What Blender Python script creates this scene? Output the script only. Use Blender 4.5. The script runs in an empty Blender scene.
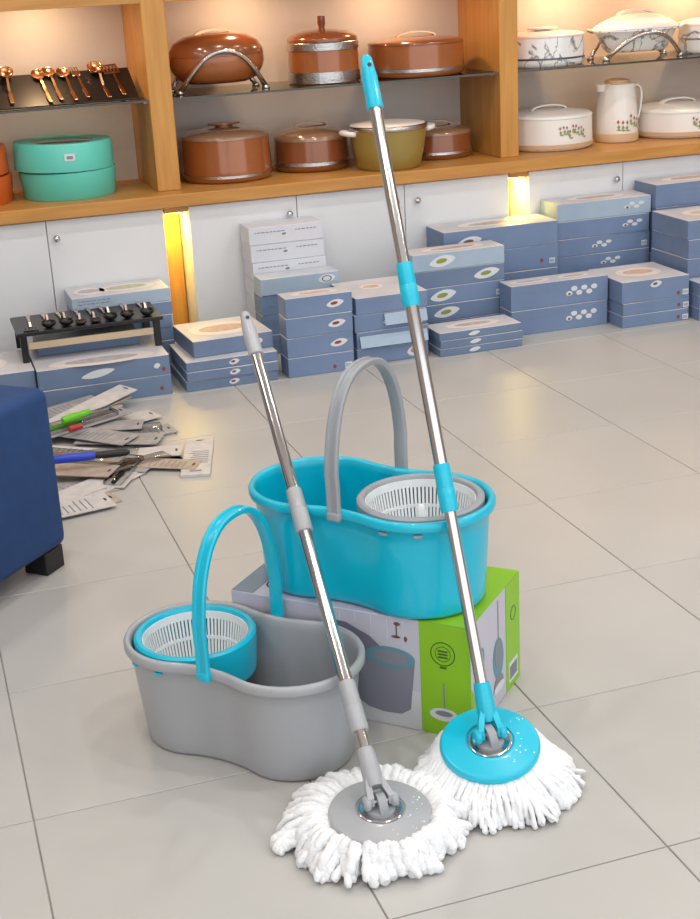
import bpy, bmesh, math, random
from math import sin, cos, pi, radians, sqrt
from mathutils import Vector, Matrix

# ------------------------------------------------------------------ camera, world, exposure
S = bpy.context.scene
COL = S.collection
S.view_settings.view_transform = 'Standard'
S.view_settings.look = 'None'
S.view_settings.gamma = 1.0
S.view_settings.use_curve_mapping = False
S.view_settings.exposure = 0.17

YAW, PITCH, ROLL = .3046495, .3443989, -.054285
fw = Vector((sin(YAW)*cos(PITCH), cos(YAW)*cos(PITCH), -sin(PITCH)))
rt = Vector((cos(YAW), -sin(YAW), 0)); up = rt.cross(fw)
r2 = rt*cos(ROLL)+up*sin(ROLL); u2 = up*cos(ROLL)-rt*sin(ROLL)
cd = bpy.data.cameras.new('camera'); cam = bpy.data.objects.new('camera', cd); COL.objects.link(cam)
M = Matrix((r2, u2, -fw)).transposed().to_4x4(); M.translation = (-.0556186, -3.6964866, 1.4153371)
cam.matrix_world = M
cd.sensor_fit = 'VERTICAL'; cd.sensor_height = 36; cd.lens = 1365.68/919*36; cd.clip_start = .05
S.camera = cam

W = bpy.data.worlds.new('shop_ambience'); S.world = W; W.use_nodes = True
W.node_tree.nodes['Background'].inputs[0].default_value = (.9, .955, 1, 1)
W.node_tree.nodes['Background'].inputs[1].default_value = 1.55

LAMP_POWER = 7.8      # each shop ceiling downlight
BAY_POWER = 1.9       # each warm puck lamp inside the shelving
NICHE_POWER = 1.5

# ------------------------------------------------------------------ helpers
def lin(c):
    return tuple((x/255/12.92 if x <= 10 else ((x/255+.055)/1.055)**2.4) for x in c)+(1,)
MATS = {}
def mat(name, rgb, rough=.5, metal=0., var=0., vscale=6., bump=0., bscale=60., coat=0., stretch=None, rgb2=None, rvar=0.):
    if name in MATS: return MATS[name]
    m = bpy.data.materials.new(name); m.use_nodes = True; MATS[name] = m
    nt = m.node_tree; N = nt.nodes; L = nt.links; b = N['Principled BSDF']
    b.inputs['Base Color'].default_value = lin(rgb); b.inputs['Roughness'].default_value = rough
    b.inputs['Metallic'].default_value = metal; b.inputs['Coat Weight'].default_value = coat
    b.inputs['Coat Roughness'].default_value = .06
    tc = N.new('ShaderNodeTexCoord'); mp = N.new('ShaderNodeMapping'); L.new(tc.outputs['Object'], mp.inputs[0])
    if stretch: mp.inputs['Scale'].default_value = stretch
    if var or rgb2 or rvar:
        n = N.new('ShaderNodeTexNoise'); n.inputs['Scale'].default_value = vscale; n.inputs['Detail'].default_value = 5
        L.new(mp.outputs[0], n.inputs['Vector'])
        r = N.new('ShaderNodeValToRGB'); L.new(n.outputs['Fac'], r.inputs[0])
        a = lin(rgb); c2 = lin(rgb2) if rgb2 else tuple(max(0, x*(1-var)) for x in a[:3])+(1,)
        r.color_ramp.elements[0].position = .33; r.color_ramp.elements[1].position = .67
        r.color_ramp.elements[0].color = c2; r.color_ramp.elements[1].color = a
        if var or rgb2: L.new(r.outputs[0], b.inputs['Base Color'])
        if rvar:
            mr = N.new('ShaderNodeMapRange'); mr.inputs[3].default_value = rough-rvar; mr.inputs[4].default_value = rough+rvar
            L.new(n.outputs['Fac'], mr.inputs[0]); L.new(mr.outputs[0], b.inputs['Roughness'])
    if bump:
        n2 = N.new('ShaderNodeTexNoise'); n2.inputs['Scale'].default_value = bscale; n2.inputs['Detail'].default_value = 4
        L.new(mp.outputs[0], n2.inputs['Vector'])
        bp = N.new('ShaderNodeBump'); bp.inputs['Strength'].default_value = bump; bp.inputs['Distance'].default_value = .004
        L.new(n2.outputs['Fac'], bp.inputs['Height']); L.new(bp.outputs[0], b.inputs['Normal'])
    return m
def emit(name, rgb, s):
    m = bpy.data.materials.new(name); m.use_nodes = True; b = m.node_tree.nodes['Principled BSDF']
    b.inputs['Base Color'].default_value = lin(rgb); b.inputs['Emission Color'].default_value = lin(rgb); b.inputs['Emission Strength'].default_value = s
    return m
def glassy(name, tint, refl=.12):
    m = bpy.data.materials.new(name); m.use_nodes = True; nt = m.node_tree; N = nt.nodes; L = nt.links
    N.remove(N['Principled BSDF']); t = N.new('ShaderNodeBsdfTransparent'); t.inputs[0].default_value = lin(tint)
    g = N.new('ShaderNodeBsdfGlossy'); g.inputs['Roughness'].default_value = .03
    f = N.new('ShaderNodeFresnel'); f.inputs[0].default_value = 1.45
    mx = N.new('ShaderNodeMixShader'); L.new(f.outputs[0], mx.inputs[0]); L.new(t.outputs[0], mx.inputs[1]); L.new(g.outputs[0], mx.inputs[2])
    L.new(mx.outputs[0], N['Material Output'].inputs[0]); return m

def bm2obj(name, bm, m, parent=None, smooth=False, loc=None, rot=None, auto=None):
    me = bpy.data.meshes.new(name); bm.normal_update(); bm.to_mesh(me); bm.free()
    for x in (m if isinstance(m, (list, tuple)) else [m]): me.materials.append(x)
    if smooth:
        me.polygons.foreach_set('use_smooth', [True]*len(me.polygons))
        if auto: me.set_sharp_from_angle(angle=radians(auto))
    o = bpy.data.objects.new(name, me); COL.objects.link(o)
    if parent: o.parent = parent
    if loc: o.location = loc
    if rot: o.rotation_euler = rot
    return o
def inst(o, parent=None, loc=None, rot=None):
    c = o.copy(); COL.objects.link(c)
    c.parent = parent if parent else o.parent
    if loc is not None: c.location = loc
    if rot is not None: c.rotation_euler = rot
    return c
def tag(o, label=None, cat=None, group=None, kind=None):
    for k, v in (('label', label), ('category', cat), ('group', group), ('kind', kind)):
        if v: o[k] = v
    return o
def thing(name, label, cat, loc=(0, 0, 0), rz=0, group=None, rot=None):
    o = bpy.data.objects.new(name, None); COL.objects.link(o); o.empty_display_size = .05
    o.location = loc; o.rotation_euler = rot if rot else (0, 0, rz)
    return tag(o, label, cat, group)
def boxbm(x0, x1, y0, y1, z0, z1, bev=0., seg=1, bm=None):
    b = bmesh.new() if bm is None else bm
    r = bmesh.ops.create_cube(b, size=1.0)
    for v in r['verts']:
        v.co = Vector((x0+(v.co.x+.5)*(x1-x0), y0+(v.co.y+.5)*(y1-y0), z0+(v.co.z+.5)*(z1-z0)))
    if bev:
        es = list({e for v in r['verts'] for e in v.link_edges})
        bmesh.ops.bevel(b, geom=es, offset=bev, segments=seg, profile=.5, affect='EDGES')
    return b
def box(name, x0, x1, y0, y1, z0, z1, m, parent=None, bev=.002, seg=1, loc=None, rot=None):
    return bm2obj(name, boxbm(x0, x1, y0, y1, z0, z1, bev, seg), m, parent, smooth=seg > 1, auto=40, loc=loc, rot=rot)
def lathe(prof, n=48, bm=None, sx=1., sy=1., cx=0., cy=0., cz=0.):
    b = bmesh.new() if bm is None else bm
    rings = []
    for r, z in prof:
        if r < 1e-5: rings.append([b.verts.new((cx, cy, cz+z))])
        else: rings.append([b.verts.new((cx+sx*r*cos(2*pi*i/n), cy+sy*r*sin(2*pi*i/n), cz+z)) for i in range(n)])
    for A, B in zip(rings, rings[1:]):
        for i in range(n):
            j = (i+1) % n
            if len(A) == 1 and len(B) == 1: break
            if len(A) == 1: b.faces.new((A[0], B[j], B[i]))
            elif len(B) == 1: b.faces.new((A[i], A[j], B[0]))
            else: b.faces.new((A[i], A[j], B[j], B[i]))
    bmesh.ops.recalc_face_normals(b, faces=b.faces)
    return b
def frames(pts):
    P = [Vector(p) for p in pts]; T = []
    for i in range(len(P)):
        T.append((P[min(i+1, len(P)-1)]-P[max(i-1, 0)]).normalized())
    ref = Vector((0, 0, 1)) if abs(T[0].z) < .9 else Vector((1, 0, 0))
    nrm = (ref-T[0]*ref.dot(T[0])).normalized(); out = []
    for i in range(len(P)):
        nrm = (nrm-T[i]*nrm.dot(T[i])).normalized(); out.append((P[i], nrm, T[i].cross(nrm)))
    return out
def tube(pts, rad, n=10, bm=None, caps=True, closed=False):
    b = bmesh.new() if bm is None else bm
    F = frames(pts); rings = []
    for i, (p, a, c) in enumerate(F):
        r = rad[i] if isinstance(rad, (list, tuple)) else rad
        rings.append([b.verts.new(p+(a*cos(2*pi*k/n)+c*sin(2*pi*k/n))*r) for k in range(n)])
    m = len(rings)
    for i in range(m if closed else m-1):
        A, B = rings[i], rings[(i+1) % m]
        for k in range(n): b.faces.new((A[k], A[(k+1) % n], B[(k+1) % n], B[k]))
    if caps and not closed:
        b.faces.new(rings[0][::-1]); b.faces.new(rings[-1])
    return b
def sweep(pts, sec, side, bm=None):
    """sweep closed section (list of (u,v)); u along fixed 'side' vector, v along side x tangent"""
    b = bmesh.new() if bm is None else bm
    P = [Vector(p) for p in pts]; side = Vector(side).normalized(); rings = []
    for i in range(len(P)):
        T = (P[min(i+1, len(P)-1)]-P[max(i-1, 0)]).normalized(); v = side.cross(T).normalized()
        rings.append([b.verts.new(P[i]+side*s+v*t) for s, t in sec])
    n = len(sec)
    for A, B in zip(rings, rings[1:]):
        for k in range(n): b.faces.new((A[k], A[(k+1) % n], B[(k+1) % n], B[k]))
    b.faces.new(rings[0][::-1]); b.faces.new(rings[-1])
    bmesh.ops.recalc_face_normals(b, faces=b.faces)
    return b
def poly(pts, th=.0006, bm=None):
    """thin print: polygon pts (3D, counter-clockwise seen from outside) with a hair of thickness along its normal"""
    b = bmesh.new() if bm is None else bm
    P = [Vector(p) for p in pts]
    n = (P[1]-P[0]).cross(P[2]-P[1]).normalized()*th
    A = [b.verts.new(p) for p in P]; B = [b.verts.new(p+n) for p in P]
    b.faces.new(B); k = len(P)
    for i in range(k): b.faces.new((A[i], A[(i+1) % k], B[(i+1) % k], B[i]))
    return b
class Face:
    """flat coordinate system on the face of a carton; prints are laid on it"""
    def __init__(s, o, u, v): s.o, s.u, s.v = Vector(o), Vector(u).normalized(), Vector(v).normalized(); s.n = s.u.cross(s.v)
    def p(s, a, b, l=0): return s.o+s.u*a+s.v*b+s.n*(.0003+.0007*l)
    def rect(s, a, b, w, h, l=0, bm=None): return poly([s.p(a, b, l), s.p(a+w, b, l), s.p(a+w, b+h, l), s.p(a, b+h, l)], .0005, bm)
    def ell(s, a, b, rx, ry, l=0, n=20, bm=None, rot=0):
        q = []
        for i in range(n):
            t = 2*pi*i/n; x, y = rx*cos(t), ry*sin(t)
            q.append(s.p(a+x*cos(rot)-y*sin(rot), b+x*sin(rot)+y*cos(rot), l))
        return poly(q, .0005, bm)
    def ring(s, a, b, r0, r1, l=0, n=28, bm=None, t0=0, t1=2*pi, asp=1):
        bb = bmesh.new() if bm is None else bm
        for i in range(n):
            ta, tb = t0+(t1-t0)*i/n, t0+(t1-t0)*(i+1)/n
            poly([s.p(a+r0*cos(ta), b+r0*sin(ta)*asp, l), s.p(a+r1*cos(ta), b+r1*sin(ta)*asp, l), s.p(a+r1*cos(tb), b+r1*sin(tb)*asp, l), s.p(a+r0*cos(tb), b+r0*sin(tb)*asp, l)], .0005, bb)
        return bb
    def pts(s, L, l=0, bm=None): return poly([s.p(a, b, l) for a, b in L], .0005, bm)

# ------------------------------------------------------------------ materials
tile_m = mat('porcelain_tile', (182, 179, 175), .34, var=.07, vscale=2.2, rvar=.04)
grout_m = mat('grout', (158, 153, 147), .8, var=.25, vscale=9)
wood = mat('oak_veneer', (206, 148, 72), .42, rgb2=(190, 132, 60), vscale=3.0, stretch=(14, 14, 1.2), bump=.03, bscale=40)
woodh = mat('oak_veneer_horizontal', (202, 144, 72), .4, rgb2=(184, 127, 58), vscale=3.0, stretch=(1.2, 14, 14), bump=.03, bscale=40)
backp = mat('shelf_back_panel', (214, 203, 194), .55, var=.05)
whitep = mat('white_laminate', (222, 222, 224), .35, var=.03)
wall_m = mat('painted_wall', (215, 210, 204), .7, var=.05)
chrome = mat('chrome', (214, 210, 210), .13, 1.0)
steel = mat('brushed_steel', (190, 188, 188), .3, 1.0)
gold = mat('rose_gold_metal', (226, 176, 130), .22, 1.0)
black = mat('black_lacquer', (24, 22, 22), .35)
blackp = mat('black_plastic', (22, 22, 24), .45)
teal = mat('turquoise_plastic', (0, 184, 212), .3, var=.05, coat=.35)
greyp = mat('grey_plastic', (164, 165, 169), .33, var=.05, coat=.3)
dgrey = mat('mid_grey_plastic', (150, 153, 158), .4)
whiteplast = mat('white_basket_plastic', (226, 230, 232), .35)
yarn_m = mat('white_chenille_yarn', (240, 240, 242), .95, var=.06, vscale=60, bump=.6, bscale=260)
navy = mat('navy_upholstery', (22, 62, 114), .75, rgb2=(20, 56, 104), vscale=22, bump=.12, bscale=420)
bx_blue = mat('blue_carton', (117, 137, 170), .5, rgb2=(107, 127, 160), vscale=5)
bx_slate = mat('slate_blue_carton', (110, 129, 158), .5, rgb2=(101, 120, 150), vscale=5)
bx_light = mat('light_blue_carton', (166, 184, 202), .5, rgb2=(154, 173, 193), vscale=5)
bx_white = mat('white_carton', (214, 215, 222), .5, rgb2=(206, 208, 216), vscale=6)
bx_top = mat('carton_top_print_lit', (205, 202, 206), .42, rgb2=(186, 185, 193), vscale=7)  # whitish lid print, its paleness partly reflected light put into the colour
bx_top2 = mat('carton_top_print_blue_lit', (176, 192, 214), .42, rgb2=(206, 204, 206), vscale=6)  # bluer lid print, also paled in colour for the light it reflects
pr_white = mat('print_white', (216, 217, 221), .45)
pr_red = mat('print_red', (150, 58, 48), .5)
pr_green = mat('print_olive', (140, 150, 70), .5)
pr_tan = mat('print_tan', (178, 128, 92), .5, rgb2=(206, 170, 140), vscale=60)
pr_brown = mat('print_brown', (118, 88, 74), .5)
pr_grey = mat('print_grey', (128, 132, 144), .5)
pr_plate = mat('print_plate_pale', (222, 214, 210), .45)
SOFT = {'print_tan': mat('print_tan_soft', (190, 152, 126), .5, rgb2=(208, 182, 164), vscale=50), 'print_brown': mat('print_brown_soft', (164, 146, 138), .5, rgb2=(190, 180, 174), vscale=40), 'print_grey': mat('print_grey_soft', (166, 164, 170), .5, rgb2=(190, 186, 190), vscale=40), 'print_olive': mat('print_olive_soft', (176, 176, 140), .5, rgb2=(200, 196, 176), vscale=40)}
pr_dark = mat('print_dark', (46, 50, 58), .5)

# ------------------------------------------------------------------ setting
floor = bm2obj('floor', boxbm(-3.0, 6.5, -5.0, 2.3, -.06, -.0035), grout_m); tag(floor, kind='structure')
TS = .5; gap = .0013
first = None
for i in range(-3, 9):
    for j in range(-7, 4):
        x, y = i*TS+TS/2, j*TS+TS/2
        if first is None:
            first = bm2obj('tile', boxbm(-TS/2+gap, TS/2-gap, -TS/2+gap, TS/2-gap, -.006, 0, .0012), tile_m, floor, loc=(x, y, 0))
        else: inst(first, floor, (x, y, 0), (0, 0, random.Random(i*31+j).choice((0, pi/2, pi, -pi/2))))
wb = bm2obj('wall_back', boxbm(-3.0, 6.5, 2.19, 2.3, 0, 3.0), wall_m); tag(wb, kind='structure')
cl = bm2obj('ceiling', boxbm(-3.0, 6.5, -5.0, 2.3, 3.0, 3.08), wall_m); tag(cl, kind='structure')

for nm, bb in (('wall_left', (-3.1, -3.0, -5.0, 2.3)), ('wall_right', (6.5, 6.6, -5.0, 2.3))):
    tag(bm2obj(nm, boxbm(*bb, 0, 3.0), mat('taupe_wall', (176, 162, 150), .7, var=.08)), kind='structure')

lens_m = emit('lamp_lens', (255, 250, 240), 6)
k = 0
for ix, lx in enumerate((-1.3, .1, 1.5, 2.9, 4.3)):
    for iy, ly in enumerate((-3.4, -2.1, -.8, .5)):
        t = thing('ceiling_downlight', 'round recessed downlight in the shop ceiling', 'lamp', (lx, ly, 3.0), group='shop ceiling downlights')
        if k == 0:
            L0 = (bm2obj('trim_ring', lathe([(.06, -.001), (.085, -.001), (.083, -.012), (.062, -.012), (.06, -.001)], 24), whitep, t, True),
                  bm2obj('lens', lathe([(0, -.003), (.06, -.003), (.06, 0), (0, 0)], 24), lens_m, t))
        else:
            for q in L0: inst(q, t)
        ld = bpy.data.lights.new('downlight_beam', 'AREA'); ld.shape = 'DISK'; ld.size = .11; ld.energy = LAMP_POWER; ld.color = (1, .97, .93)
        lo = bpy.data.objects.new('downlight_beam', ld); COL.objects.link(lo); lo.parent = t; lo.location = (0, 0, -.016)
        k += 1

# ------------------------------------------------------------------ shelving wall
YF, YB = 1.715, 2.16          # front of uprights, back panel of the bays
ZC0, ZC1 = .575, .625         # worktop
ZG, ZB = .978, 1.333          # glass shelf top, underside of head rail
PIL = [(-.565, -.475), (.913, 1.005), (2.392, 2.476), (3.865, 3.955)]
sh = thing('oak_shelving', 'oak shelving wall with square uprights and a head rail above the white cupboards', 'shelving', (0, YF, 0))
for a, b_ in PIL:
    box('upright', a, b_, 0, YB-YF, ZC1+.0005, ZB+.12, wood, sh, .002)
    box('niche_back', a+.001, b_-.001, .10, .12, 0, ZC0-.026, wood, sh, 0)
    box('niche_head', a, b_, -.085, .12, ZC0-.025, ZC0-.0005, woodh, sh, .001)
for (a, b_), (c, d) in zip(PIL, PIL[1:]):
    box('back_panel', b_+.0005, c-.0005, YB-YF-.012, YB-YF+.02, ZC1+.0005, ZB+.10, backp, sh, 0)
    box('head_rail', b_+.0005, c-.0005, 0, .025, ZB, ZB+.12, woodh, sh, .001)
    box('top_board', b_+.0005, c-.0005, .026, YB-YF-.013, ZB+.085, ZB+.10, woodh, sh, 0)
wt = bm2obj('worktop', boxbm(-.6, 3.99, 1.60, 2.165, ZC0, ZC1, .003), woodh)
tag(wt, 'long oak worktop under the pots running across the white cupboards', 'worktop')

knob_p = [(0, -.028), (.010, -.028), (.0135, -.023), (.0135, -.018), (.006, -.012), (.006, 0)]
def knob(parent, x, z):
    bm = lathe(knob_p, 16)
    bmesh.ops.rotate(bm, verts=bm.verts, matrix=Matrix.Rotation(-pi/2, 3, 'X'))
    for v in bm.verts: v.co.y = -abs(v.co.y)
    return bm2obj('knob', bm, chrome, parent, True, loc=(x, 0, z))
def base_cab(xs, knobs, label):
    t = thing('base_cabinet', label, 'cabinet', (xs[0], 1.63, 0), group='white base cabinets')
    box('body', 0, xs[-1]-xs[0], .021, .5, 0, ZC0-.001, whitep, t, 0)
    for n, (a, b_) in enumerate(zip(xs, xs[1:])):
        d = box('door', a-xs[0]+.0015, b_-xs[0]-.0015, 0, .020, .03, ZC0-.006, whitep, t, .0015)
        if knobs[n] is not None: knob(d, knobs[n]-xs[0], .502)
base_cab((-.471, -.005, .454, .909), (-.06, None, .486), 'white cupboard left of the lit niche behind the black utensil stand')
base_cab((1.009, 1.453, 1.917, 2.388), (1.417, 1.875, 1.968), 'white three-door cupboard between the two lit niches')
base_cab((2.480, 2.930, 3.394, 3.861), (2.891, 3.35, 3.44), 'white cupboard right of the second lit niche behind blue boxes')
led_m = emit('niche_led', (255, 214, 96), 22)
for n, (a, b_) in enumerate(PIL[1:3]):
    t = thing('niche_light', ('warm yellow light glowing in the niche beside the black utensil stand', 'warm yellow light glowing in the niche behind the stacked blue boxes')[n], 'lamp', ((a+b_)/2, 1.70, ZC0-.0255), group='lights in the cupboard niches')
    box('housing', -.036, .036, -.02, .02, -.006, 0, whitep, t, .001)
    box('diffuser', -.032, .032, -.016, .016, -.010, -.006, led_m, t, .001)
    ld = bpy.data.lights.new('niche_glow', 'AREA'); ld.shape = 'RECTANGLE'; ld.size = .064; ld.size_y = .03; ld.energy = NICHE_POWER; ld.color = (1, .74, .16)
    lo = bpy.data.objects.new('niche_glow', ld); COL.objects.link(lo); lo.parent = t; lo.location = (0, 0, -.012)

gl = glassy('shelf_glass', (236, 238, 234)); gle = mat('glass_edge', (66, 66, 58), .12)
gtxt = ('glass shelf carrying the gold utensils on a black board', 'glass shelf carrying three copper-brown food warmers', 'glass shelf carrying white marbled food warmers')
for n, ((a, b_), (c, d)) in enumerate(zip(PIL, PIL[1:])):
    t = thing('glass_shelf', gtxt[n], 'shelf', (0, 0, 0), group='glass shelves')
    box('pane', b_+.001, c-.001, 1.7265, YB-.013, ZG-.008, ZG, gl, t, 0)
    box('front_edge', b_+.001, c-.001, 1.725, 1.7265, ZG-.008, ZG, gle, t, 0)
    for sx in (b_+.001, c-.013):
        for sy in (1.78, 2.08): box('shelf_pin', sx, sx+.012, sy-.006, sy+.006, ZG-.018, ZG-.0082, steel, t, .001)
    for q in (.27, .73):
        x = b_+(c-b_)*q
        p = thing('puck_lamp', 'warm round puck lamp under the shelving top board', 'lamp', (x, 1.93, ZB+.085), group='puck lamps in the shelving')
        bm2obj('housing', lathe([(0, 0), (.034, 0), (.036, -.008), (.03, -.010), (0, -.009)], 24), whitep, p, True)
        ld = bpy.data.lights.new('puck_beam', 'AREA'); ld.shape = 'DISK'; ld.size = .05; ld.energy = BAY_POWER*(1.0, .9, 1.3)[n]; ld.color = (1, .66, .36)
        lo = bpy.data.objects.new('puck_beam', ld); COL.objects.link(lo); lo.parent = p; lo.location = (0, 0, -.012)

# ------------------------------------------------------------------ cartons of dinnerware
def carton(x0, x1, y0, y1, z, h, side, top, label, group, prints=(), rz=0., name='dinnerware_box'):
    w, d = x1-x0, y1-y0; t = thing(name, label, 'box', ((x0+x1)/2, (y0+y1)/2, z), rz, group)
    bm = boxbm(-w/2, w/2, -d/2, d/2, .0003, h-.0008, .0016)
    for f in bm.faces:
        f.normal_update()
        if f.normal.z > .6: f.material_index = 1
    bm2obj('body', bm, [side, top], t)
    # lid flap line: a shallow tuck flap proud of the front
    F = Face((-w/2, -d/2, 0), (1, 0, 0), (0, 0, 1)); T = Face((-w/2, -d/2, h-.0008), (1, 0, 0), (0, 1, 0)); SD = Face((w/2, -d/2, 0), (0, 1, 0), (0, 0, 1)); SL = Face((-w/2, d/2, 0), (0, -1, 0), (0, 0, 1))
    for pr in prints: pr(t, F, T, w, d, h)
    return t
def dish(fx, col, rx=.032, ry=.014, fz=.5):
    def f(t, F, T, w, d, h):
        bm2obj('dish_print', F.pts([(w*fx+rx*cos(q_*pi/10)*(1.0), h*fz+min(ry, h*.36)*math.copysign(abs(sin(q_*pi/10))**1.5, sin(q_*pi/10))+rx*.14*cos(q_*pi/10)) for q_ in range(20)]), pr_white, t)
        bm2obj('food_print', F.ell(w*fx-.004, h*fz+.001, rx*.42, min(ry, h*.34)*.42, 1, rot=.12), col, t)
    return f
def cups(fx, col, n=4):
    def f(t, F, T, w, d, h):
        bm = bmesh.new()
        for i in range(n): F.ell(w*fx+(i-n/2)*.022, h*.5+(.012 if i % 2 else -.006)*h/.1, .014, .010*h/.1, i*.2, 12, bm)
        tag(bm2obj('crockery_print', bm, pr_white, t), kind='stuff')
        bm2obj('food_print', F.ell(w*fx-n*.011, h*.42, .006, .005, 2, 10), col, t)
    return f
def sticker(fx, wd=.026, fz=.3):
    def f(t, F, T, w, d, h):
        hh = min(.022, h*.42)
        bm2obj('white_sticker', F.rect(w*fx-wd, h*fz-hh/2, wd, hh, 0), pr_white, t)
        bm = bmesh.new()
        for i in range(4): F.rect(w*fx-wd*.88+i*wd*.2, h*fz-hh*.28, wd*.1, hh*.56, 1, bm)
        bm2obj('sticker_bars', bm, pr_grey, t)
    return f
def reddot(fx, fz=.35):
    def f(t, F, T, w, d, h): bm2obj('red_mark', F.ell(w*fx, h*fz, .007, min(.008, h*.25), 0, 12), pr_red, t)
    return f
def topdish(col, rx=.3, ry=.26, ax=.5, ay=.5):
    def f(t, F, T, w, d, h):
        bm2obj('plate_print', T.ell(w*ax, d*ay, w*rx, d*ry, 0, 28), pr_plate, t)
        bm2obj('food_print', T.ell(w*ax, d*ay, w*rx*.7, d*ry*.5, 1, 24), SOFT.get(col.name, col), t)
    return f
def textlines(fx=.06, n=2, col=pr_grey, wd=.11):
    def f(t, F, T, w, d, h):
        bm = bmesh.new(); r = random.Random(int(w*1e5)); 
        for i in range(n):
            x = w*fx
            while x < w*fx+wd:
                q = r.uniform(.006, .016); F.rect(x, h*(.66-.22*i), q, .0035, 0, bm); x += q+.004
        tag(bm2obj('text_print', bm, col, t), kind='stuff')
    return f
ORD = ['bottom', 'second', 'third', 'fourth', 'fifth', 'sixth', 'seventh']
def stack(x0, x1, y0, y1, hs, where, group, side=bx_blue, top=bx_top, z=0, prints=None, topprints=(), jit=.006, seed=1, sides=None, kind='blue dinnerware box'):
    r = random.Random(seed); n = len(hs)
    for i, h in enumerate(hs):
        j = 0 if i == 0 else r.uniform(-jit, jit); jy = r.uniform(0, jit)
        nm = 'topmost' if i == n-1 else ORD[i]
        lab = f'{kind}, {nm} in {where}'
        pr = list(prints[i % len(prints)]) if prints else []
        if i == n-1: pr += list(topprints)
        carton(x0+j, x1+j, y0+jy, y1+jy-.004, z, h, sides[i] if sides else side, top, lab, group, pr, r.uniform(-.012, .012) if i else 0)
        z += h
    return z
# three thin boxes and a taller one beside the left niche
zA = stack(.822, 1.165, 1.012, 1.315, [.037]*3, 'the low pile right of the utensil stand', 'boxes in the low pile by the left niche', prints=[[dish(.52, pr_red, .02, .010)]], seed=2, side=bx_slate, kind='thin blue box')
carton(.860, 1.165, 1.068, 1.36, zA, .062, bx_slate, bx_top, 'blue box with food picture lid on the low pile right of the utensil stand', 'boxes in the low pile by the left niche', [topdish(pr_tan, .42, .34), dish(.82, pr_red, .014, .011)], .05)
stack(1.206, 1.462, 1.008, 1.115, [.075]*4, 'the four-high stack left of the long turquoise mop pole', 'boxes in the stack behind the arched grey handle', prints=[[reddot(.70, .3), sticker(.96)], [dish(.78, pr_red, .034, .014)], [dish(.76, pr_red, .034, .014)], [dish(.74, pr_red, .034, .014)]], topprints=[topdish(pr_tan, .35, .3)], seed=3)
stack(1.214, 1.532, 1.365, 1.472, [.0795, .0795, .0795], 'the stack in front of the white boxes', 'boxes in the stack in front of the white boxes', prints=[[textlines(.1)]], seed=4)
carton(1.212, 1.530, 1.360, 1.470, .2385, .066, bx_light, bx_top2, 'light blue box with an oval white emblem, leaning on the white boxes', 'boxes in the stack in front of the white boxes', [lambda t, F, T, w, d, h: bm2obj('oval_emblem', F.ell(w*.84, h*.62, .034, .016, 0, rot=.1), pr_white, t), lambda t, F, T, w, d, h: bm2obj('emblem_ring', F.ring(w*.84, h*.62, .016, .020, 1, asp=.6), pr_dark, t)], 0)
stack(1.212, 1.515, 1.479, 1.624, [.0692]*7, 'the white stack against the cupboard', 'white boxes against the cupboard', prints=[[textlines(.08, 1), dish(.48, pr_grey, .022, .011), textlines(.62, 1, wd=.08)]], side=bx_white, top=bx_white, seed=5, jit=.003, kind='white box')
# stack with torn flaps behind the pole
stack(1.487, 1.776, 1.045, 1.35, [.062, .066, .066, .066], 'the torn-flap stack behind the turquoise mop pole', 'boxes in the torn-flap stack', prints=[[dish(.80, pr_tan, .03, .02), sticker(.97)], [textlines(.5, 1)], [dish(.52, pr_tan, .036, .018), sticker(.94)], [textlines(.1, 1)]], topprints=[topdish(pr_tan, .16, .14, .42, .55)], seed=6, jit=.004)
for lv, xa, za, wd, an in (('second', 1.50, .112, .27, .35), ('third', 1.60, .190, .17, .30)):
    par = [o for o in COL.objects if o.get('label', '').startswith('blue dinnerware box, '+lv+' in the torn-flap')][0]
    fl = box('open_flap', 0, wd, -.002, 0, -.045, 0, bx_light, par, 0, loc=(xa-par.location.x, 1.0435-par.location.y, za-par.location.z), rot=(-an, 0, 0))
    fl['label'] = 'pale open carton flap'
stack(1.806, 2.150, 1.003, 1.16, [.0318]*3, 'the thin pile right of the torn-flap stack', 'thin boxes right of the turquoise pole', prints=[[dish(.42, pr_white, .024, .008)]], topprints=[topdish(pr_brown, .32, .3)], side=bx_slate, seed=8, jit=.003)
stack(1.812, 2.207, 1.270, 1.405, [.07, .069, .069, .069, .07], 'the tall stack with green salad pictures', 'boxes with green salad pictures', prints=[[textlines()], [dish(.34, pr_green, .056, .02)], [dish(.32, pr_green, .056, .022), sticker(.97)], [dish(.8, pr_green, .056, .02)], [dish(.32, pr_green, .056, .022)]], topprints=[topdish(pr_brown, .34, .3)], seed=9, sides=[bx_slate, bx_slate, bx_blue, bx_slate, bx_light])
stack(2.006, 2.516, 1.425, 1.622, [.098]*4, 'the long stack under the right niche light', 'long boxes under the right niche', prints=[[textlines()], [dish(.2, pr_brown), sticker(.97), reddot(.85)], [dish(.3, pr_brown, .04, .02), sticker(.97), reddot(.85)], [dish(.22, pr_brown, .055, .02)]], topprints=[topdish(pr_brown, .3, .3)], seed=10, jit=.003)
stack(2.527, 2.966, 1.452, 1.622, [.0748]*6, 'the six-high stack right of the right niche', 'boxes right of the right niche', prints=[[textlines()], [cups(.6, pr_brown)], [cups(.6, pr_brown)], [cups(.5, pr_brown), sticker(.97)], [cups(.84, pr_brown)], [cups(.84, pr_brown)]], topprints=[topdish(pr_brown, .3, .3)], seed=11, sides=[bx_blue]*5+[bx_light])
stack(2.171, 2.598, 1.145, 1.262, [.102, .102], 'the two-high stack with tea cup pictures', 'boxes with tea cup pictures', prints=[[cups(.75, pr_brown, 6), textlines(.06, 1)]], topprints=[topdish(pr_grey, .2, .25, .25), topdish(pr_brown, .16, .22, .7)], seed=12, jit=.004, side=bx_blue)
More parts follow.
